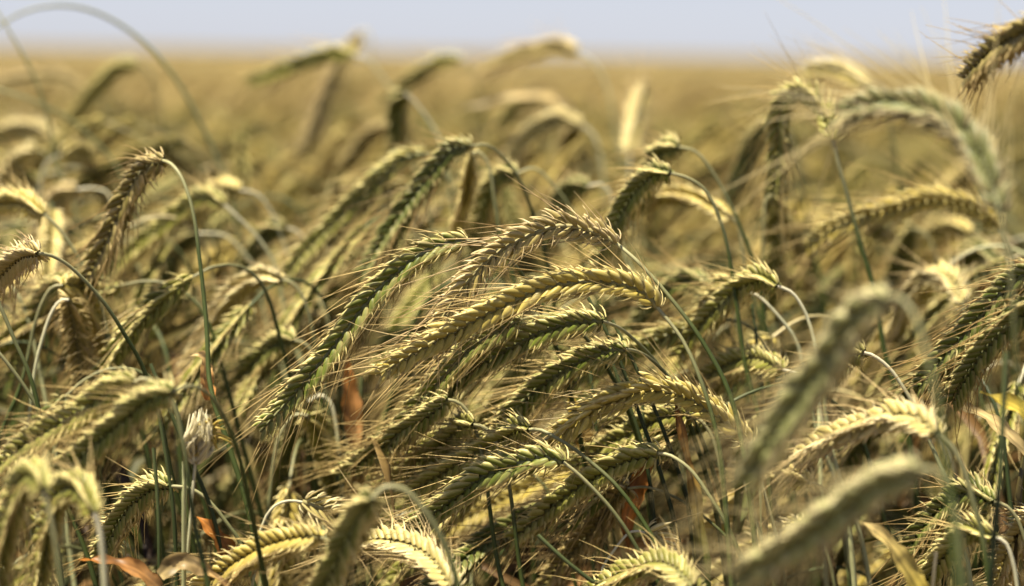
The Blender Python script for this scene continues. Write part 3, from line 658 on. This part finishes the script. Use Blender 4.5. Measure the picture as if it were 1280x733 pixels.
N_WILD = 205
SKYLINE = ([0, 150, 300, 400, 500, 600, 700, 800, 900, 1000, 1100, 1280], [225, 240, 270, 290, 250, 270, 290, 290, 330, 310, 300, 290])
rw = np.random.default_rng(21)
made = 0; tries = 0
spots = []
while made < N_WILD and tries < 20000:
    tries += 1
    d = math.sqrt(rw.uniform(1.30 ** 2, 2.02 ** 2))
    px = rw.uniform(-40, 1330)
    h = rw.normal(0.105, 0.03) if rw.random() < 0.62 else rw.uniform(0.12, 0.27)
    py = 66 + 3556 * h / d
    lim = np.interp(px, *SKYLINE)
    if d < 1.38: lim = 470 if 380 < px < 1000 else 430
    elif d < 1.5: lim += 50
    elif d > 1.8: lim -= 75
    if py < lim or py > 745: continue
    p = at(px, py, d)
    if any((p[0] - s[0]) ** 2 + (p[1] - s[1]) ** 2 < 0.022 ** 2 for s in spots): continue
    spots.append(p)
    ear, stem = wild(rw, p)
    kind = rw.choice(KINDS, p=KP)
    if d < 1.6 and kind in ('straw', 'mauve', 'brown'): kind = 'olive'
    lv = [wild_leaf(rw, stem)] if rw.random() < 0.35 else []
    st = catmull(stem[::3], 400)[(399 * np.linspace(0, 1, 70) ** 1.7).astype(int)]; st = st[np.concatenate(([True], np.linalg.norm(np.diff(st, axis=0), axis=1) > 1e-5))]
    finish_plant(auto_label(ear, kind), ear, unit(rw.normal(0, 1, 3)), kind, st, rw.choice(['green', 'dark', 'pale', 'straw'], p=[.45, .25, .18, .12]), 1, rw, 1.0, 1.0, lv)
    made += 1

# ------------------------------------------------------------------ the uncountable crop: behind these plants and to both sides
def proto_plant(seed, lod3):
    rng = np.random.default_rng(seed)
    ear, stem = wild(rng, np.array((0, 0, 1.0)))
    kind = rng.choice(KINDS, p=KP)
    g, ga = make_ear(ear, unit(rng.normal(0, 1, 3)), kind, 2, rng) if not lod3 else (Geo(), Geo())
    if lod3:
        A = ear[::4]; s = np.linspace(0, 1, len(A))
        body, keel, _ = (np.array(c) for c in KIND[kind])
        rad = 0.0068 * np.interp(s, [0, 0.15, 0.7, 1], [0.5, 1, 0.9, 0.3]) * (1 + 0.2 * np.sin(np.arange(len(A)) * 2.4))
        add_tube(g, A, rad, body * 0.6 + keel * 0.4, 5)
        for k in range(10):
            p = A[rng.integers(1, len(A))]; t = unit(ear[-1] - ear[0]) + rng.normal(0, 0.25, 3)
            add_tube(g, np.array([p, p + t * 0.045]), [0.001, 0.0005], np.array((0.6, 0.46, 0.22)), 3)
    st = catmull(stem[::10], 14 if not lod3 else 7); keep = st[:, 2] > (0.55 if lod3 else 0.3)
    st = st[keep]
    make_stem(st, rng.choice(['green', 'pale', 'straw', 'dark']), 4, 1.1, g)
    if rng.random() < 0.5 and not lod3:
        i = len(st) // 2; a = rng.uniform(0, 6.28); dv = np.array((math.cos(a), math.sin(a), 0)); p = st[i]
        make_leaf([p, p + dv * .04 + (0, 0, .05), p + dv * .1 + (0, 0, .01), p + dv * .13 + (0, 0, -.06)], 0.008, rng.choice(['green', 'straw', 'brown']), 'straw', 0.6, g=g, n=6)
    for k in range(len(ga.V)):
        pass
    if ga.V:
        V, C, L, S = ga.arrays(); g.add(V[None], L, S, C[None])
    V, C, L, S = g.arrays()
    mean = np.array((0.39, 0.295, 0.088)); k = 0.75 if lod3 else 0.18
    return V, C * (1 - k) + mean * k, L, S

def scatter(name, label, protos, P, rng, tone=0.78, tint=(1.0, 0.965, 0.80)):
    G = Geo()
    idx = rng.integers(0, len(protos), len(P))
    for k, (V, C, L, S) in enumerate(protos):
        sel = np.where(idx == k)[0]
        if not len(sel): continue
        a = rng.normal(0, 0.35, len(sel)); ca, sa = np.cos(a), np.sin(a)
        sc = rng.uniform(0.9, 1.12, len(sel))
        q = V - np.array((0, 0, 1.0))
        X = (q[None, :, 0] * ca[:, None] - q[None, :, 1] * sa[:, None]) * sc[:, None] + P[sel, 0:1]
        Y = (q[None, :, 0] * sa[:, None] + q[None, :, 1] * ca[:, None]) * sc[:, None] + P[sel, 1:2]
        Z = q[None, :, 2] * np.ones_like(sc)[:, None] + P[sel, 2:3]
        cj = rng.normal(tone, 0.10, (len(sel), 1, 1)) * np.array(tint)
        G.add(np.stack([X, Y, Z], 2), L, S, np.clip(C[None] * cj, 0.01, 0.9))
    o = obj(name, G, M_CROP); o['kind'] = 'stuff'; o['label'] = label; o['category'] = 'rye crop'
    return o

rs = np.random.default_rng(5)
def region(n, y0, y1, half, hm, hs, inside=None):
    out = []
    while len(out) < n:
        y = math.sqrt(rs.uniform(y0 ** 2, y1 ** 2)); x = rs.uniform(-1, 1) * half(y)
        if inside and inside(x, y): continue
        h = rs.normal(hm, hs) if rs.random() < 0.75 else rs.uniform(hm, hm + 0.12)
        out.append((x, y, EYE - max(0.045, h)))
    return np.array(out)
pr2 = [proto_plant(100 + k, False) for k in range(14)]
pr3 = [proto_plant(200 + k, True) for k in range(16)]
near = region(1500, 2.35, 4.6, lambda y: 0.18 * y + 0.45, 0.10, 0.025)
sides = region(260, 1.35, 2.35, lambda y: 0.18 * y + 0.5, 0.13, 0.03, lambda x, y: abs(x) < 0.18 * y + 0.06)
mid = region(620, 1.75, 2.6, lambda y: 0.185 * y, 0.115, 0.03)
scatter('rye_crop', 'packed rye crop blurring into the distance behind the nearer ears', pr2, np.vstack([near, sides, mid]), rs)
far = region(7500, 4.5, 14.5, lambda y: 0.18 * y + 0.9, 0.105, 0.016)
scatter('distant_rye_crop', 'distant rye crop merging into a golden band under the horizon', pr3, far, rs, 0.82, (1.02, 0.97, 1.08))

def proto_tiller(seed):
    rng = np.random.default_rng(seed); g = Geo()
    a = rng.uniform(0, 6.28); ln = rng.uniform(0.05, 0.22)
    S = catmull([np.array((0, 0, 1.0)), np.array((math.cos(a) * ln * .3, math.sin(a) * ln * .3, 0.7)), np.array((math.cos(a) * ln, math.sin(a) * ln, 0.25))], 9)
    make_stem(S, rng.choice(['green', 'dark', 'dark', 'straw']), 5, 0.95, g)
    for k in range(3):
        p = S[rng.integers(0, 5)]; a = rng.uniform(0, 6.28); L = rng.uniform(0.08, 0.2)
        d = np.array((math.cos(a), math.sin(a), 0))
        c = rng.choice(['green', 'green', 'brown', 'straw', 'orange'], p=[.45, .2, .27, .06, .02])
        make_leaf([p, p + d * L * .2 + (0, 0, L * .35), p + d * L * .5 + (0, 0, L * .3), p + d * L * .75 + (0, 0, -L * .2)], rng.uniform(.005, .009), c, 'brown', rng.uniform(-2, 2), g=g, n=8)
    return g.arrays()

pt = [proto_tiller(300 + k) for k in range(18)]
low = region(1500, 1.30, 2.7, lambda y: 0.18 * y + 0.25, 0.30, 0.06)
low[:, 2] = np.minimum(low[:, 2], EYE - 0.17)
scatter('rye_undergrowth', 'tangle of shoots and dry blades under the ears, colour darkened as shade in the gaps', pt, low, rs, 0.36)  # low tone puts the shade between the stems into the shoots' colour
